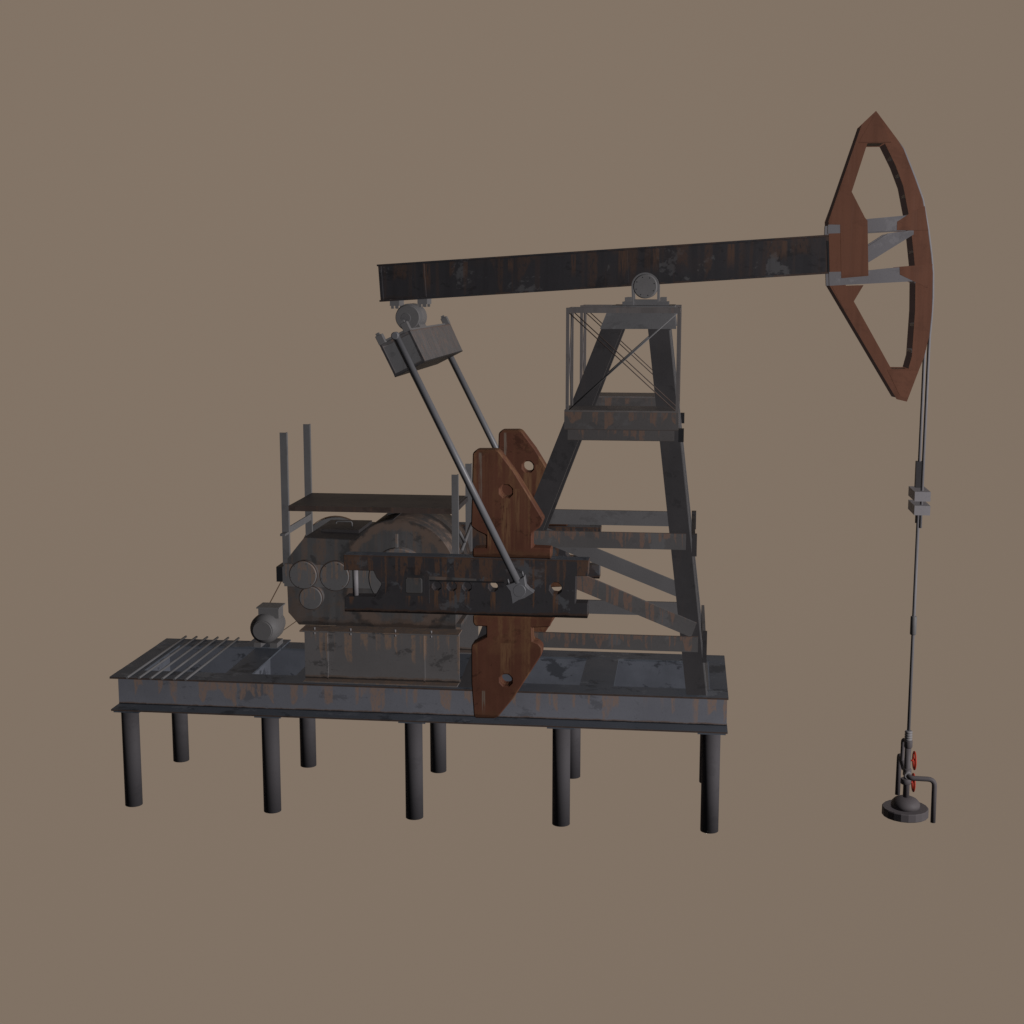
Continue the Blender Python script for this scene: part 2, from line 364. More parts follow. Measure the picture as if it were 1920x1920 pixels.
# ------------------------------------------------------------------ pedestals under the gearbox
def pedestal(front, label):
    f = (lambda y: y) if front else mir
    B = lambda x0, x1, a, c, z0, z1: box(new(), x0, x1, min(f(a), f(c)), max(f(a), f(c)), z0, z1)
    t = thing('gearbox_pedestal', label, 'pedestal', (4.93, f(.28), 0), 'I-beam pedestals under the gearbox')
    part('bottom_flange', B(3.56, 6.31, .05, .50, .004, .028), 'ped', t)
    part('web', B(3.54, 6.32, .26, .30, .028, .912), 'ped', t)
    part('top_flange', B(3.50, 6.335, .08, .50, .912, .938), 'ped', t)
    for x in (3.955, 5.70):
        part('stiffener', B(x-.012, x+.012, .215, .26, .028, .912), 'ped', t)
    for x in (3.75, 4.40, 5.20, 5.84):
        for z0, z1 in ((.938, .985), (.86, .912)):
            b = tube(new(), (x, f(.16), z0), (x, f(.16), z1), .02, 6); part('bolt', b, 'well_light', t)
pedestal(True, 'rust-streaked grey I-beam pedestal under the near side of the gearbox')
pedestal(False, 'grey I-beam pedestal under the far side of the gearbox, mostly hidden behind the near one')

# ------------------------------------------------------------------ gearbox
gb = thing('gearbox', 'large domed grey gearbox with rust patches and three round covers, on the I-beam pedestals', 'gearbox', (4.8, YC, .94))
arc = [(5.23+1.01*math.cos(math.radians(a)), 1.87+1.01*math.sin(math.radians(a))) for a in range(124, -1, -4)]
poly = [(3.39, .95), (3.20, 1.17), (3.19, 1.67), (3.21, 2.15), (3.42, 2.41), (3.52, 2.53), (4.46, 2.50)] + arc + [(6.22, .95)]
b = prism(new(), poly, .46, 2.38)
b.normal_update()
for f in b.faces:
    if abs(f.normal.y) < .5 and f.calc_center_median().z > 1.95 and f.calc_center_median().x > 4.9: f.smooth = True
hs = part('housing', b, 'gear', gb)
b = new()
for y0 in (1.30,):
    outer = [(5.23+1.06*math.cos(math.radians(a)), 1.87+1.06*math.sin(math.radians(a))) for a in range(112, -1, -4)]
    strip(b, outer, y0, y0+.25, .1)
part('dome_rib', b, 'gear', gb)
b = box(new(), 3.66, 4.36, 1.1, 2.2, 2.50, 2.575); cv = part('inspection_cover', b, 'shelf', gb, None, .012)
part('top_shade', prism(new(), [(3.53, 2.534), (4.45, 2.504), (4.45, 2.514), (3.53, 2.544)], .47, 2.37), 'shelf', gb)  # thin dark sheet added, shade painted on the flat housing top
part('dome_shade', strip(new(), [(4.45, 2.504)]+[(5.23+1.012*math.cos(math.radians(a)), 1.87+1.012*math.sin(math.radians(a))) for a in range(124, 92, -4)], .47, 2.37, -.012), 'shelf', gb)  # added dark strip carries that painted shade up the dome's slope
b = path(new(), bend((3.84, 1.5, 2.575), (3.84, 1.5, 2.66), (4.14, 1.5, 2.66), .04)+bend((3.84, 1.5, 2.66), (4.14, 1.5, 2.66), (4.14, 1.5, 2.575), .04)+[(4.14, 1.5, 2.575)], .015, 8)
part('handle', b, 'post', cv)
b = box(new(), 3.165, 5.10, .36, .46, 1.665, 2.065); part('bearing_band', b, 'cover', gb, None, .01)
for cx, cz, r, y0 in ((3.555, 1.91, .245, .18), (4.11, 1.895, .262, .22), (3.665, 1.485, .205, .24)):
    b = lathe(new(), (cx, y0, cz), [(r-.012, 0), (r, .012), (r, .36-y0 if cz > 1.6 else .46-y0)], 'y', 40, False)
    for f in b.faces:
        if len(f.verts) == 4: f.smooth = abs(f.normal.y) < .5
    c = part('bearing_cover', b, 'cover', gb)
    part('gasket', lathe(new(), (cx, y0+.035, cz), [(r-.01, 0), (r+.012, 0), (r+.012, .03), (r-.01, .03)], 'y', 40, False), 'shelf_edge', c)
    if cz > 1.6:
        for k in range(6):
            a = 2*math.pi*k/6+.2; b = tube(new(), (cx+(r-.03)*math.cos(a), y0-.012, cz+(r-.03)*math.sin(a)), (cx+(r-.03)*math.cos(a), y0, cz+(r-.03)*math.sin(a)), .013, 6); part('bolt', b, 'gear', c)
b = lathe(new(), (5.23, .30, 1.87), [(.51, 0), (.53, .02), (.53, .16)], 'y', 48, False); part('main_bearing', b, 'cover', gb)
b = box(new(), 5.175, 5.215, .40, .46, 2.33, 2.64); part('rib', b, 'cover', gb)
b = tube(new(), (5.25, -.10, 1.885), (5.25, mir(-.10), 1.885), .14, 28); part('crankshaft', b, 'rod', gb)
b = box(new(), 2.985, 3.165, .50, .92, 1.715, 1.985); part('side_box', b, 'black', gb, None, .008)
b = box(new(), 3.115, 3.185, .44, .56, 1.70, 2.0); part('bracket', b, 'cover', gb)
# bottom side ledge and mounting foot on the right
b = box(new(), 6.22, 6.30, .6, 2.2, .95, 1.02); part('foot', b, 'gear', gb)
# large belt pulley at the far side
cp = (3.51, 1.87)
pl = thing('belt_pulley', 'big spoked grey belt pulley behind the gearbox, only its upper rim showing', 'pulley', (cp[0], 2.8, cp[1]))
b = new()
n = 56; ri = [.50, .66]
prism(b, circ(*cp, .655, n), 2.70, 2.90, [circ(*cp, .52, n)]); part('rim', b, 'post', pl, None, .006)
b = new()
for k in range(6):
    a = math.pi/3*k+.75; d = Vector((math.cos(a), 0, math.sin(a)))
    tube(b, Vector((cp[0], 2.8, cp[1]))+d*.08, Vector((cp[0], 2.8, cp[1]))+d*.53, .035, 10)
part('spokes', b, 'post', pl)
b = tube(new(), (cp[0], 2.38, cp[1]), (cp[0], 2.93, cp[1]), .1, 20); part('hub', b, 'post', pl)

# ------------------------------------------------------------------ motor and belt
mo = thing('electric_motor', 'round grey motor with a box on top, on the base frame left of the gearbox', 'motor', (2.2, 2.5, .02))
b = lathe(new(), (2.2, 2.13, .40), [(.195, 0), (.205, .012), (.255, .05), (.285, .12), (.29, .20), (.29, .50), (.26, .60), (.18, .63)], 'y', 44)
part('casing', b, 'grey', mo)
b = lathe(new(), (2.19, 2.118, .39), [(.18, 0), (.19, .012)], 'y', 40, False); part('end_cover', b, 'grey', mo)
b = box(new(), 2.07, 2.47, 2.30, 2.62, .60, .80); tb = part('terminal_box', b, 'grey', mo, None, .01)
b = box(new(), 2.05, 2.50, 2.24, 2.68, .80, .825); part('lid', b, 'post', tb, None, .004)
for x0, x1 in ((1.98, 2.12), (2.30, 2.44)):
    part('foot', box(new(), x0, x1, 2.25, 2.66, .03, .12), 'grey', mo, None, .008)
part('base_plate', box(new(), 1.77, 2.52, 2.30, 2.93, .003, .029), 'skid_top', mo)
part('small_pulley', lathe(new(), (2.2, 2.76, .385), [(.23, 0), (.225, .03), (.225, .12), (.23, .15)], 'y', 36), 'grey', mo)
c1, r1, c2, r2 = Vector((2.2, .385)), .232, Vector(cp), .662
dd = c2-c1; D = dd.length; th = math.atan2(dd.y, dd.x); al = math.acos((r1-r2)/D)
pts = []
for i in range(13):
    a = th+al+(2*math.pi-2*al)*i/12; pts.append(c1+Vector((math.cos(a), math.sin(a)))*r1)
for i in range(25):
    a = th-al+(2*al)*i/24; pts.append(c2+Vector((math.cos(a), math.sin(a)))*r2)
b = new(); n = len(pts)
for i in range(n):
    p, q = pts[i], pts[(i+1) % n]; d = (q-p).normalized(); nn = Vector((d.y, -d.x))*.012
    if d.length == 0: continue
    hexa(b, [(v.x, 2.79, v.y) for v in (p, q, q+nn, p+nn)], [(v.x, 2.85, v.y) for v in (p, q, q+nn, p+nn)])
bmesh.ops.recalc_face_normals(b, faces=b.faces)
solo('drive_belt', b, 'belt', 'thin brown drive belt running from the motor up behind the gearbox', 'belt')

# ------------------------------------------------------------------ guard frame with shelf above gearbox
gf = thing('guard_frame', 'open frame of four upright steel posts with a dark plate shelf above the gearbox', 'frame', (4.65, YC, 2.0))
def angle_post(x0, x1, y0, y1, z0, z1):
    b = new(); box(b, x0, x1, y0, y0+.012, z0, z1); box(b, x1-.02, x1, y0+.0125, y1, z0, z1); return b
for x0, x1, zt, zb in ((3.07, 3.195, 4.375, 2.0), (6.14, 6.255, 3.675, 2.02)):
    for y0 in (.635, 2.20):
        part('post', angle_post(x0, x1, y0, y0+.08, zb, zt), 'post', gf)
part('shelf_plate', box(new(), 3.197, 6.139, .65, 2.25, 3.02, 3.07), 'shelf', gf)
part('shelf_edge', box(new(), 3.197, 6.139, .636, .649, 2.975, 3.072), 'shelf_edge', gf)
part('side_rail', box(new(), 6.142, 6.19, .72, 2.195, 2.97, 3.06), 'shelf', gf)
part('side_rail', box(new(), 3.10, 3.19, .40, 2.195, 2.56, 2.60), 'post', gf)
part('side_rail', box(new(), 3.165, 3.19, .65, 2.195, 2.60, 2.68), 'post', gf)
for (xa, ya, za), (xb, yb, zb) in (((6.25, .74, 2.66), (6.25, 1.35, 2.35)), ((6.25, 2.2, 2.55), (6.25, 1.0, 2.25))):
    part('brace', tube(new(), (xa, ya, za), (xb, yb, zb), .03, 10), 'post', gf)

# ------------------------------------------------------------------ tower
tw = thing('samson_tower', 'tall tapering four-legged dark steel tower holding up the walking beam at its middle', 'tower', (8.4, YC, 0))
def yl(z): return .10+.075*z
def leg(xb0, xb1, xt0, xt1, front):
    zt, zb = 6.24, .003; s = (lambda y: y) if front else mir; d = .26
    b = hexa(new(), [(xb0, s(yl(0)), zb), (xb1, s(yl(0)), zb), (xb1, s(yl(0)+d), zb), (xb0, s(yl(0)+d), zb)],
             [(xt0, s(yl(zt)), zt), (xt1, s(yl(zt)), zt), (xt1, s(yl(zt)+d), zt), (xt0, s(yl(zt)+d), zt)])
    l = part('leg', b, 'leg', tw, None, .006)
    # thin outer flange standing proud on the outside
    return l
for fr in (True, False):
    leg(6.32, 6.72, 8.745, 9.10, fr)
    leg(10.285, 10.62, 9.52, 9.875, fr)
    s = (lambda y: y) if fr else mir
    zt = 6.2                                                   # bright outer flange of right leg
    d0 = .006
    b = hexa(new(), [(10.622, s(yl(0)-.02), .004), (10.645, s(yl(0)-.02), .004), (10.645, s(yl(0)+.28), .004), (10.622, s(yl(0)+.28), .004)],
             [(9.877, s(yl(zt)-.02), zt), (9.90, s(yl(zt)-.02), zt), (9.90, s(yl(zt)+.28), zt), (9.877, s(yl(zt)+.28), zt)])
    part('flange', b, 'brace_grey', tw)
    B = lambda x0, x1, a, c, z0, z1: box(new(), x0, x1, min(s(a), s(c)), max(s(a), s(c)), z0, z1)
    mt = 'brace' if fr else 'brace_grey'
    part('horizontal_brace', B(7.64, 10.23, .20, .27, 2.51, 2.785), mt, tw, None, .004)
    part('horizontal_brace', B(7.0, 10.465, .06, .13, .77, 1.03), mt, tw, None, .004)
    if fr: q = [(8.0, 2.265), (8.593, 2.013), (10.435, 1.257), (10.349, 1.011), (8.387, 1.795), (7.7, 2.09)]
    else:  q = [(7.55, 2.435), (8.541, 2.053), (10.2, 1.395), (10.2, 1.11), (7.728, 2.073), (7.2, 2.28), (7.3, 2.53)]
    b = prism(new(), q, min(s(.12), s(.19)), max(s(.12), s(.19)))
    part('diagonal_brace', b, mt, tw)
    part('horizontal_brace', B(8.20, 10.0, .30, .38, 4.345, 4.525), 'fascia', tw, None, .004)
part('side_brace', box(new(), 10.33, 10.385, .25, mir(.25), 2.50, 2.74), 'leg', tw)
part('side_plate', box(new(), 10.33, 10.412, .10, .249, 2.42, 2.79), 'leg', tw)
part('side_plate', box(new(), 10.33, 10.412, mir(.249), mir(.10), 2.46, 2.79), 'leg', tw)
part('side_brace', box(new(), 10.545, 10.60, .14, mir(.14), .68, 1.0), 'brace_grey', tw)
part('side_plate', box(new(), 10.545, 10.615, .02, .139, .60, 1.13), 'leg', tw)
part('side_brace', box(new(), 7.27, 7.33, .3, mir(.3), 2.45, 2.75), 'brace_grey', tw)
b = prism(new(), [(8.835, 6.50), (8.72, 6.215), (10.0, 6.22), (9.965, 6.50)], .46, .50); part('cap_plate', b, 'cap', tw)
b = prism(new(), [(8.835, 6.50), (8.72, 6.215), (10.0, 6.22), (9.965, 6.50)], mir(.50), mir(.46)); part('cap_plate', b, 'cap', tw)
b = prism(new(), [(8.85, 6.25), (9.985, 6.25), (9.95, 6.505), (8.88, 6.505)], .502, mir(.502)); part('cap_box', b, 'cap', tw)
part('cap_top', box(new(), 8.90, 9.97, .40, mir(.40), 6.506, 6.605), 'cap', tw, None, .006)
# saddle bearing
sb = thing('saddle_bearing', 'round centre bearing with bent strap sitting on top of the tower under the walking beam', 'bearing', (9.455, YC, 6.606))
pin = part('pin', lathe(new(), (9.455, .95, 6.925), [(.19, 0), (.205, .015), (.205, .93), (.19, .948)], 'y', 40), 'grey', sb)
for s in (lambda y: y, mir):
    o_ = [(9.235, 6.65)]+[(9.455+.235*math.cos(math.radians(a)), 6.925+.235*math.sin(math.radians(a))) for a in range(180, -1, -10)]+[(9.69, 6.65)]
    b = new(); strip(b, o_, min(s(.98), s(1.16)), max(s(.98), s(1.16)), .028); part('strap', b, 'post', sb)
    B = lambda x0, x1, a, c, z0, z1: box(new(), x0, x1, min(s(a), s(c)), max(s(a), s(c)), z0, z1)
    for x0, x1 in ((9.07, 9.26), (9.67, 9.86)):
        part('foot', B(x0, x1, .94, 1.24, 6.606, 6.665), 'cap', sb)
        xm = (x0+x1)/2
        part('nut', B(xm-.055, xm+.05, 1.0, 1.10, 6.665, 6.74), 'grey', sb)
b = new(); box(b, 9.262, 9.668, 1.2, 1.65, 6.606, 6.70)
part('block', b, 'cap', sb)
for k in range(8):
    a = math.pi*2*k/8+.3; b = tube(new(), (9.455+.16*math.cos(a), .943, 6.925+.16*math.sin(a)), (9.455+.16*math.cos(a), .952, 6.925+.16*math.sin(a)), .011, 6); part('bolt', b, 'black', pin)

# ------------------------------------------------------------------ service cages
def cage(front, label):
    s = (lambda y: y) if front else mir
    yo, yi = -.58, .37
    t = thing('service_cage', label, 'walkway', (9.15, s(-.1), 4.6), 'caged walkways on the tower')
    B = lambda x0, x1, a, c, z0, z1: box(new(), x0, x1, min(s(a), s(c)), max(s(a), s(c)), z0, z1)
    part('floor', B(8.215, 10.07, yo, yi, 4.905, 4.93), 'cage', t)
    part('fascia', B(8.215, 10.07, yo-.002, yo+.03, 4.61, 4.904), 'fascia', t)
    part('fascia', B(8.215, 10.07, yi-.03, yi, 4.61, 4.904), 'fascia', t)
    part('fascia', B(8.215, 8.245, yo+.031, yi-.031, 4.61, 4.904), 'fascia', t)
    part('fascia', B(10.04, 10.07, yo+.031, yi-.031, 4.61, 4.904), 'fascia', t)
    part('bracket', B(10.072, 10.16, yo, yo+.16, 4.43 if front else 4.37, 4.64 if front else 4.56), 'black', t)
    for x0 in (8.235, 10.02):
        for y0 in (yo, yi-.05):
            part('post', B(x0, x0+.05, y0, y0+.05, 4.931, 6.50), 'cage', t)
        part('end_rail', B(x0, x0+.05, yo+.052, yi-.052, 6.50, 6.58), 'cage', t)
    for y0 in (yo, yi-.05):
        part('top_rail', B(8.235, 10.07, y0, y0+.05, 6.501, 6.585), 'cage', t)
    for y in (yo+.02, yi-.02):
        for xa, xb in ((8.285, 10.02), (10.02, 8.285)):
            part('cross_wire', tube(new(), (xa, s(y), 6.50), (xb, s(y+.005), 4.932), .0095, 6), 'shelf_edge' if xa < xb else 'post', t)
    for x in (8.26,):
        for ya, yb in ((yo+.05, yi-.05), (yi-.05, yo+.05)):
            part('cross_wire', tube(new(), (x, s(ya), 6.5), (x, s(yb), 4.932), .0095, 6), 'cage', t)
cage(True, 'open cage walkway with rust-dripped fascia on the near side of the tower')
cage(False, 'open cage walkway on the far side of the tower, seen through the near cage')

# ------------------------------------------------------------------ walking beam
wb = thing('walking_beam', 'long near-black steel I-beam tilting up to the right across the top of the tower', 'beam', (9.455, YC, 7.1))
P0, P1 = Vector((4.74, 7.304)), Vector((12.56, 7.79)); ux = (P1-P0).normalized(); uz = Vector((-ux.y, ux.x)); H = .65; LB = (P1-P0).length
def bp(s, t): v = P0+ux*s+uz*(t-H); return (v.x, v.y)      # s along, t up from the bottom
def bbox(s0, s1, t0, t1, y0, y1, bm=None): return prism(bm or new(), [bp(s0, t0), bp(s1, t0), bp(s1, t1), bp(s0, t1)], y0, y1)
part('top_flange', bbox(0, LB, H-.03, H, YC-.225, YC+.225), 'beam', wb)
part('bottom_flange', bbox(0, LB, 0, .03, YC-.225, YC+.225), 'beam', wb)
part('web', bbox(0, LB, .031, H-.031, YC-.12, YC+.12), 'beam', wb)
for s in (.03, .80, 4.36, 4.90):
    for y0, y1 in ((YC-.215, YC-.121), (YC+.121, YC+.215)):
        part('stiffener', bbox(s, s+.035, .031, H-.031, y0, y1), 'beam', wb)
for y0, y1 in ((YC-.21, YC-.121), (YC+.121, YC+.21)):
    part('end_plate', bbox(LB-.07, LB-.01, .031, H-.10, y0, y1), 'black', wb)

# ------------------------------------------------------------------ horse head
hh = thing('horse_head', 'tall curved rust-red head of the pump on the right end of the walking beam', 'pump head', (13.1, YC, 7.4))
OUT = [(13.21, 9.79), (12.99, 9.58), (12.50, 8.01), (12.56, 6.93), (13.74, 5.03), (13.91, 4.99), (14.09, 5.54), (14.16, 5.74), (14.23, 6.10), (14.255, 6.52), (14.24, 7.15), (14.20, 7.43), (14.13, 7.85), (14.02, 8.35), (13.88, 8.70), (13.68, 9.17), (13.57, 9.33)]
INN = [(13.09, 9.27), (13.37, 9.27), (13.56, 8.91), (13.70, 8.57), (13.81, 8.10), (13.87, 7.78), (13.94, 7.29), (13.965, 7.01), (13.98, 6.52), (13.96, 5.76), (13.91, 5.54), (13.63, 5.54), (12.98, 6.65), (12.78, 7.02), (12.74, 7.95), (12.86, 8.47)]
y1 = YC-.33; y2 = YC+.33
part('side_plate', prism(new(), OUT, y1, y1+.035, [INN]), 'head', hh)
part('side_plate', prism(new(), OUT, y2-.035, y2, [INN]), 'head', hh)
def inset(pts, t):
    P = [Vector(p) for p in pts]; r = []
    for i in range(len(P)):
        d = (P[min(i+1, len(P)-1)]-P[max(i-1, 0)]).normalized(); r.append(P[i]+Vector((d.y, -d.x))*t)
    return [(p.x, p.y) for p in r]
arcp = OUT[6:]+[OUT[0]]
part('rim_plate', strip(new(), [(p[0]-.03, p[1]) for p in arcp[:-1]]+[(13.235, 9.74)], y1+.036, y2-.036, -.02), 'head_shade', hh)
part('top_web', strip(new(), [(13.205, 9.775), (12.995, 9.575)], y1+.036, y2-.036, -.02), 'head', hh)
part('back_web', strip(new(), [(13.03, 9.53), (12.56, 8.01), (12.62, 6.95), (13.78, 5.08), (13.90, 5.04)], y1+.036, y2-.036, -.03), 'head_shade', hh)
part('inner_web', strip(new(), [(13.10, 9.30), (13.36, 9.30)], y1+.036, y2-.036, .02), 'head_shade', hh)
part('inner_web', box(new(), 13.62, 13.92, y1+.036, y2-.036, 5.50, 5.53), 'head', hh)
part('cavity_shade', strip(new(), INN[1:11], y2-.06, y2-.037, -.13), 'head_shade', hh)  # added dark strip, shade painted along the inner curve
part('cavity_shade', strip(new(), OUT[1:6], y2-.06, y2-.037, -.075), 'head_shade', hh)  # added dark strip, shade painted behind the left outline
for x, z in ((13.50, 9.05), (13.64, 8.76), (13.755, 8.42), (13.82, 8.10), (13.92, 7.50), (13.985, 6.28), (13.96, 5.84), (13.96, 7.0), (13.6, 9.0)):
    part('rib', box(new(), x, x+.08, y1+.036, y2-.036, z-.024, z+.024), 'clamp', hh)
for s in (lambda y: y, mir):
    Y = lambda a, c: (min(s(a), s(c)), max(s(a), s(c)))
    part('strut', prism(new(), [(12.495, 7.80), (12.495, 7.945), (13.10, 8.035), (13.85, 8.10), (13.85, 7.86), (13.14, 7.82)], *Y(y1-.012, y1+.10)), 'galv', hh)
    part('strut', prism(new(), [(13.10, 7.27), (13.1, 7.55), (13.48, 7.80), (13.90, 7.855), (13.90, 7.78)], *Y(y1-.008, y1+.09)), 'galv', hh)
    part('strut', prism(new(), [(12.55, 6.935), (12.535, 7.165), (12.75, 7.17), (13.18, 7.19), (13.60, 7.235), (13.95, 7.26), (13.95, 7.01)], *Y(y1-.010, y1+.095)), 'galv', hh)
    part('gusset', prism(new(), [(12.70, 8.61), (12.50, 8.02), (12.505, 7.95), (12.69, 7.945), (12.74, 7.06), (13.185, 7.10), (13.135, 8.01), (13.09, 8.06), (12.86, 8.48), (12.81, 8.61)], *Y(y1-.045, y1-.013)), 'head', hh)
    part('gusset', prism(new(), [(13.62, 7.99), (13.80, 8.11), (14.055, 8.24), (14.13, 7.84), (13.62, 7.85)], *Y(y1-.045, y1-.013)), 'head', hh)
    part('gusset', prism(new(), [(13.69, 7.25), (14.225, 7.29), (14.16, 6.90), (13.70, 7.12)], *Y(y1-.045, y1-.013)), 'head', hh)
    part('gusset', prism(new(), [(12.59, 6.925), (13.11, 6.945), (12.88, 6.53), (12.81, 6.53)], *Y(y1-.045, y1-.003)), 'head', hh)
    part('gusset', prism(new(), [(12.94, 9.275), (13.18, 9.72), (13.25, 9.72), (13.47, 9.275)], *Y(y1-.045, y1-.003)), 'head', hh)
    part('gusset', prism(new(), [(13.56, 5.525), (14.08, 5.525), (13.91, 5.04), (13.78, 5.10)], *Y(y1-.04, y1-.003)), 'head', hh)

# ------------------------------------------------------------------ bridle cables, clamps, polished rod
P_arc = [(13.585, 9.30), (13.695, 9.165), (13.897, 8.705), (14.037, 8.355), (14.15, 7.855), (14.22, 7.44), (14.258, 7.15), (14.274, 6.75), (14.268, 6.4), (14.252, 6.1), (14.25, 5.8)]
for y, lab, zb in ((YC-.21, 'near grey wire rope hanging down the front of the curved pump head', 2.80), (YC+.21, 'far grey wire rope behind the near one, running down from the curved pump head', 2.82)):
    b = path(new(), [(x, y, z) for x, z in P_arc]+[(14.25, y, 5.0), (14.245, y, zb)], .027, 10)
    solo('wire_rope', b, 'cable', lab, 'cable', 'wire ropes from the pump head')
cl = thing('rope_clamp', 'pair of pale steel clamp bars where the two wire ropes grip the polished rod', 'clamp', (14.24, YC, 3.04))
part('bar', box(new(), 14.105, 14.37, YC-.36, YC+.35, 3.285, 3.45), 'clamp', cl, None, .004)
part('bar', box(new(), 14.11, 14.375, YC-.36, YC+.35, 3.045, 3.21), 'clamp', cl, None, .004)
part('sleeve', box(new(), 14.19, 14.30, YC+.15, YC+.27, 3.452, 3.91), 'leg', cl, None, .004)
pr = thing('polished_rod', 'long thin vertical steel rod from the clamp bars down into the wellhead', 'rod', (14.238, YC, -.9))
part('shaft', tube(new(), (14.238, YC, -.9), (14.238, YC, 3.044), .030, 14), 'cable', pr)
part('coupling', lathe(new(), (14.238, YC, .855), [(.045, 0), (.055, .015), (.055, .32), (.045, .335)], 'z', 18), 'grey', pr)

# ------------------------------------------------------------------ wellhead
wh = thing('wellhead', 'small grey wellhead with side pipes and red hand wheels standing on a round disc', 'wellhead', (14.24, YC, -2.47))
part('base_disc', lathe(new(), (14.24, YC, -2.475), [(.40, 0), (.41, .01), (.41, .135), (.395, .15), (.30, .15)], 'z', 20, False), 'well', wh)
part('dome', lathe(new(), (14.24, YC, -2.325), [(.255, 0), (.255, .06), (.24, .10), (.20, .145), (.14, .175), (.07, .19)], 'z', 32), 'well', wh)
part('stem', tube(new(), (14.243, YC, -2.16), (14.243, YC, -1.2), .056, 20), 'well', wh)
part('flange', lathe(new(), (14.23, YC, -1.89), [(.085, 0), (.095, .01), (.095, .09), (.085, .10)], 'z', 24), 'well', wh)
part('tee', lathe(new(), (14.245, YC, -1.74), [(.06, 0), (.075, .02), (.075, .12), (.06, .14)], 'z', 24), 'well', wh)
part('gland', lathe(new(), (14.243, YC, -1.22), [(.062, 0), (.074, .02), (.074, .12), (.068, .14)], 'z', 24), 'well', wh)
pf = []
for k in range(4): pf += [(.064, .045*k), (.068, .045*k+.008), (.068, .045*k+.026), (.056, .045*k+.034), (.056, .045*k+.042)]
part('stuffing_box', lathe(new(), (14.24, YC, -1.08), pf, 'z', 24), 'well_light', wh)
yq = YC-.17
q = [(14.243, YC-.03, -1.70)]+bend((14.243, YC, -1.70), (14.26, yq, -1.72), (14.5, yq, -1.74), .07)+bend((14.3, yq, -1.72), (14.70, yq, -1.735), (14.705, yq, -2.5), .12)+[(14.705, yq, -2.53)]
part('outlet_pipe', path(new(), q, .045, 14), 'well', wh)
part('outlet_collar', tube(new(), (14.243, YC-.02, -1.69), (14.25, YC-.11, -1.705), .062, 18), 'well_light', wh)
yp = YC+.28
q = [(14.20, YC+.05, -1.64)]+bend((14.2, YC+.05, -1.64), (14.14, yp-.02, -1.42), (14.137, yp, -1.7), .08)+[(14.137, yp, -2.20)]
part('return_pipe', path(new(), q, .045, 14), 'well', wh)
q = [(14.24, YC+.02, -1.15)]+bend((14.24, YC, -1.12), (14.17, YC+.13, -1.10), (14.165, YC+.15, -1.5), .06)+[(14.17, YC+.14, -1.56), (14.19, YC+.08, -1.64)]
part('bypass_pipe', path(new(), q, .036, 12), 'well', wh)
part('valve_body', tube(new(), (14.16, YC+.20, -1.47), (14.22, YC+.05, -1.62), .05, 16), 'well', wh)
for z, lab in ((-1.46, None), (-1.87, None)):
    x = 14.365
    b = torus(new(), (x, YC+.02, z), .155, .017, 'x')
    for k in range(3):
        a = math.pi*2*k/3+.4; tube(b, (x, YC+.02, z), (x, YC+.02+.15*math.cos(a), z+.15*math.sin(a)), .012, 8)
    hw = part('hand_wheel', b, 'red', wh)
    part('spindle', tube(new(), (14.28, YC+.02, z), (14.375, YC+.02, z), .016, 10), 'red', hw)

# ------------------------------------------------------------------ equaliser under the beam's left end
eq = thing('equalizer', 'tilted steel box beam hung by a round bearing under the walking beam', 'equalizer', (5.5, YC, 6.4))
TL, TR, BR, BL = (5.155, 5.965), (5.665, 6.215), (5.895, 5.71), (5.40, 5.455)
ctr = ((TL[0]+BR[0])/2, (TL[1]+BR[1])/2)
inn = [(ctr[0]+(p[0]-ctr[0])*.88, ctr[1]+(p[1]-ctr[1])*.88) for p in (TL, TR, BR, BL)]
part('box_beam', prism(new(), [TL, TR, BR, BL], YC-1.98, YC+2.06, [inn]), 'saddle', eq, None, .004)
for sx in (.0, .53):
    e0 = Vector((.51, .25)).normalized(); e1 = Vector((-e0.y, e0.x)); o0 = Vector(TL)
    q = [o0+e0*(sx+.004), o0+e0*(sx+.036), o0+e0*(sx+.036)-e1*.565, o0+e0*(sx+.004)-e1*.565]
    part('flange', prism(new(), [(v.x, v.y) for v in q], YC-2.012, YC-1.981), 'leg', eq)
part('end_cap', prism(new(), [(TL[0]+.01, TL[1]-.06), (TR[0]-.012, TR[1]-.06), (BR[0]-.012, BR[1]+.01), (BL[0]+.01, BL[1]+.02)], YC-1.93, YC-1.90), 'saddle_end', eq)
ex = Vector((.51, .25)).normalized(); ez = Vector((-ex.y, ex.x)); O = Vector(TL)
def ep(s, t): v = O+ex*s+ez*t; return (v.x, v.y)
def ebox(s0, s1, t0, t1, ya, yb): return prism(new(), [ep(s0, t0), ep(s1, t0), ep(s1, t1), ep(s0, t1)], ya, yb)
for s0 in (-.01, .46):
    for ya in (YC-1.98, YC+1.90):
        part('lug', ebox(s0, s0+.12, .002, .16, ya, ya+.14), 'grey', eq, None, .006)
        part('lug_nut', ebox(s0+.02, s0+.08, .16, .20, ya+.03, ya+.10), 'grey', eq)
part('end_trim', ebox(.0, .565, -.568, -.535, YC-2.010, YC-1.9815), 'leg', eq)
part('bottom_plate', prism(new(), [(5.398, 5.454), (5.899, 5.708), (5.906, 5.694), (5.405, 5.440)], YC-1.985, YC+2.065), 'black', eq)
part('base_plate', ebox(.06, .50, .02, .05, YC-1.9, YC+1.9), 'grey', eq)
part('neck', ebox(.16, .44, .051, .26, YC-.30, YC+.30), 'grey', eq)
part('bearing', lathe(new(), (5.30, YC-.34, 6.385), [(.205, 0), (.215, .012), (.215, .14), (.24, .15), (.24, .60), (.22, .68)], 'y', 48, False), 'grey', eq)
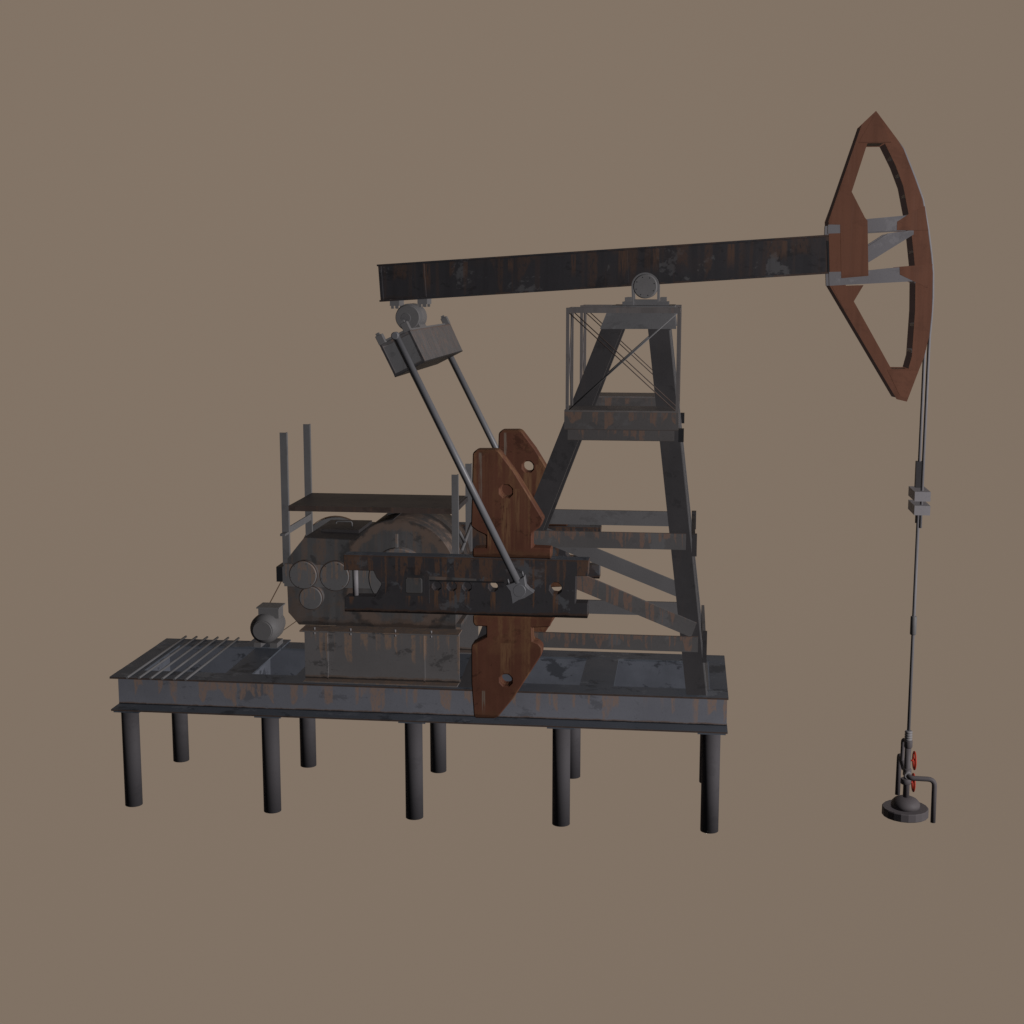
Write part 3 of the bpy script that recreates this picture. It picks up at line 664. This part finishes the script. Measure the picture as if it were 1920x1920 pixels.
part('hub_cap', lathe(new(), (5.27, YC-.352, 6.375), [(.085, 0), (.09, .011)], 'y', 32, False), 'brace_grey', eq)
b = new()
for x0, x1 in ((4.965, 5.13), (5.46, 5.63)):
    dz = (x0-4.96)*.06
    part('hanger', box(new(), x0, x1, YC-.22, YC+.22, 6.585+dz, 6.70+dz), 'grey', eq)
    for xx in (x0+.04, x1-.04):
        for yy in (YC-.18, YC+.18): part('hanger_bolt', box(new(), xx-.022, xx+.022, yy-.022, yy+.022, 6.535+dz, 6.584+dz), 'grey', eq)

# ------------------------------------------------------------------ pitman arms
for front in (True, False):
    if front: y, top, bot, lab = -.70, (5.45, 6.13), (7.47, 2.06), 'near slanting steel pitman rod from the equaliser down to the crank pin'
    else: y, top, bot, lab = 3.55, (5.40, 6.08), (7.47, 1.95), 'far slanting pitman rod behind, disappearing behind the rusty counterweights'
    t = thing('pitman_arm', lab, 'pitman rod', (bot[0], y, bot[1]), 'slanting rods from the equaliser to the cranks')
    b = tube(new(), (top[0], y, top[1]), (bot[0], y, bot[1]), .062, 20)
    part('rod', b, 'rod', t)
    part('rod_end', lathe(new(), (top[0], y-.07, top[1]), [(.05, 0), (.062, .01), (.062, .13), (.05, .14)], 'y', 18), 'rod', t)
    sgn = 1 if front else -1
    st = [(7.27, 2.02), (7.43, 2.075), (7.58, 2.18), (7.605, 2.02), (7.655, 1.965), (7.74, 1.91), (7.64, 1.85), (7.58, 1.81), (7.48, 1.775), (7.38, 1.71), (7.365, 1.82), (7.345, 1.92)]
    ya, yb = (y-.05, y+.14) if front else (y-.14, y+.05)
    wp = part('wrist_bearing', prism(new(), st, ya, yb), 'rod', t, None, .006)
    part('bearing_cap', lathe(new(), (7.50, (ya-.018) if front else yb, 1.935), [(.10, 0), (.105, .004), (.105, .018)], 'y', 28, False), 'rod', wp)
    for a, c in ((7.31, 2.06), (7.55, 2.20)):
        part('bolt', tube(new(), (a, (ya+yb)/2, c-.03), (a-.02, (ya+yb)/2, c+.05), .017, 8), 'rod', wp)
    yy = sorted((yb if front else ya, -.375 if front else mir(-.375)))
    part('wrist_pin', tube(new(), (7.50, yy[0]-.005, 1.935), (7.50, yy[1]+.05, 1.935), .085, 18), 'rod', t)

# ------------------------------------------------------------------ crank with counterweights
cr = thing('crank', 'near black crank arm with rusty red-brown counterweights above and below, nearest the viewer', 'crank', (5.25, YC-1.654, 1.885), 'cranks on the two sides of the gearbox')
CP = [(4.435, 2.403), (4.435, 2.135), (4.95, 2.135), (5.00, 2.02), (5.075, 1.93), (5.085, 1.90), (4.96, 1.68), (4.44, 1.67), (4.435, 1.41), (8.61, 1.41), (8.61, 1.666), (8.40, 1.666), (8.41, 2.13), (8.61, 2.135), (8.625, 2.402)]
hol = [circ(6.04, 1.90, .08, 8, .3), circ(6.30, 1.90, .085, 8, .3), circ(6.562, 1.90, .08, 8, .3), circ(7.007, 1.914, .085, 8, .3), circ(8.067, 1.91, .11, 8, .3)]
part('arm', prism(new(), CP, -.38, -.08, hol), 'crank', cr, None, .008)
part('arm_edge', box(new(), 4.44, 8.62, -.375, -.085, 2.4035, 2.4065), 'skid_top', cr)
part('wear_strip', prism(new(), [(5.91, 2.008), (6.72, 2.008), (6.72, 2.045), (5.91, 2.07)], -.40, -.381), 'gear', cr)
part('shaft_plug', prism(new(), [(5.505, 1.79), (5.53, 1.765), (5.77, 1.765), (5.795, 1.79), (5.795, 2.01), (5.77, 2.035), (5.53, 2.035), (5.505, 2.01)], -.405, -.3895), 'gear', cr, None, .008)
part('plug_frame', prism(new(), [(5.47, 1.75), (5.50, 1.72), (5.80, 1.72), (5.83, 1.75), (5.83, 2.05), (5.80, 2.08), (5.50, 2.08), (5.47, 2.05)], -.389, -.3805), 'leg', cr)
for x0, x1, z0, z1 in ((5.92, 7.20, 1.985, 2.005), (5.90, 5.918, 1.60, 2.06)):
    part('frame_bar', box(new(), x0, x1, -.41, -.393 if z0 > 1.9 else -.381, z0, z1), 'black' if z0 > 1.9 else 'leg', cr)
part('clamp_bolt', tube(new(), (4.60, -.24, 1.672), (4.60, -.24, 2.133), .05, 18), 'clamp', cr)
# blocks that close the first three holes part-way
for cx in (6.04, 6.30, 6.562): part('hole_plug', tube(new(), (cx, -.20, 1.9), (cx, -.09, 1.9), .09, 16), 'crank', cr)
UP = [(6.635, 2.94), (6.67, 4.18), (6.73, 4.235), (7.06, 4.24), (7.11, 4.215), (7.36, 3.89), (7.64, 3.44), (7.86, 3.08), (7.81, 2.95), (7.71, 2.88), (7.67, 2.84), (7.67, 2.60), (7.99, 2.59), (7.99, 2.41), (6.66, 2.41), (6.66, 2.56), (6.89, 2.58), (6.89, 2.79), (6.74, 2.86)]
LO = [(6.66, 1.404), (6.66, 1.28), (6.70, 1.22), (6.89, 1.22), (6.89, 1.04), (6.64, .90), (6.63, .84), (6.63, .22), (6.67, -.37), (6.69, -.40), (7.03, -.395), (7.10, -.35), (7.36, -.02), (7.84, .76), (7.84, .88), (7.78, .95), (7.68, .99), (7.67, 1.22), (7.97, 1.24), (8.04, 1.404)]
part('counterweight', prism(new(), UP, -.385, -.07, [circ(7.23, 3.545, .11, 8, .39)]), 'weight', cr, 'upper rusty counterweight', .02)
part('counterweight', prism(new(), LO, -.385, -.07, [circ(7.225, .29, .11, 8, .39)]), 'weight', cr, 'lower rusty counterweight', .02)
c2 = dup(cr)
c2.location = (5.25, YC+1.654, 1.885); c2.scale = (1, -1, 1)
c2['label'] = 'far crank arm with rusty counterweight, rising behind and to the right of the near one'
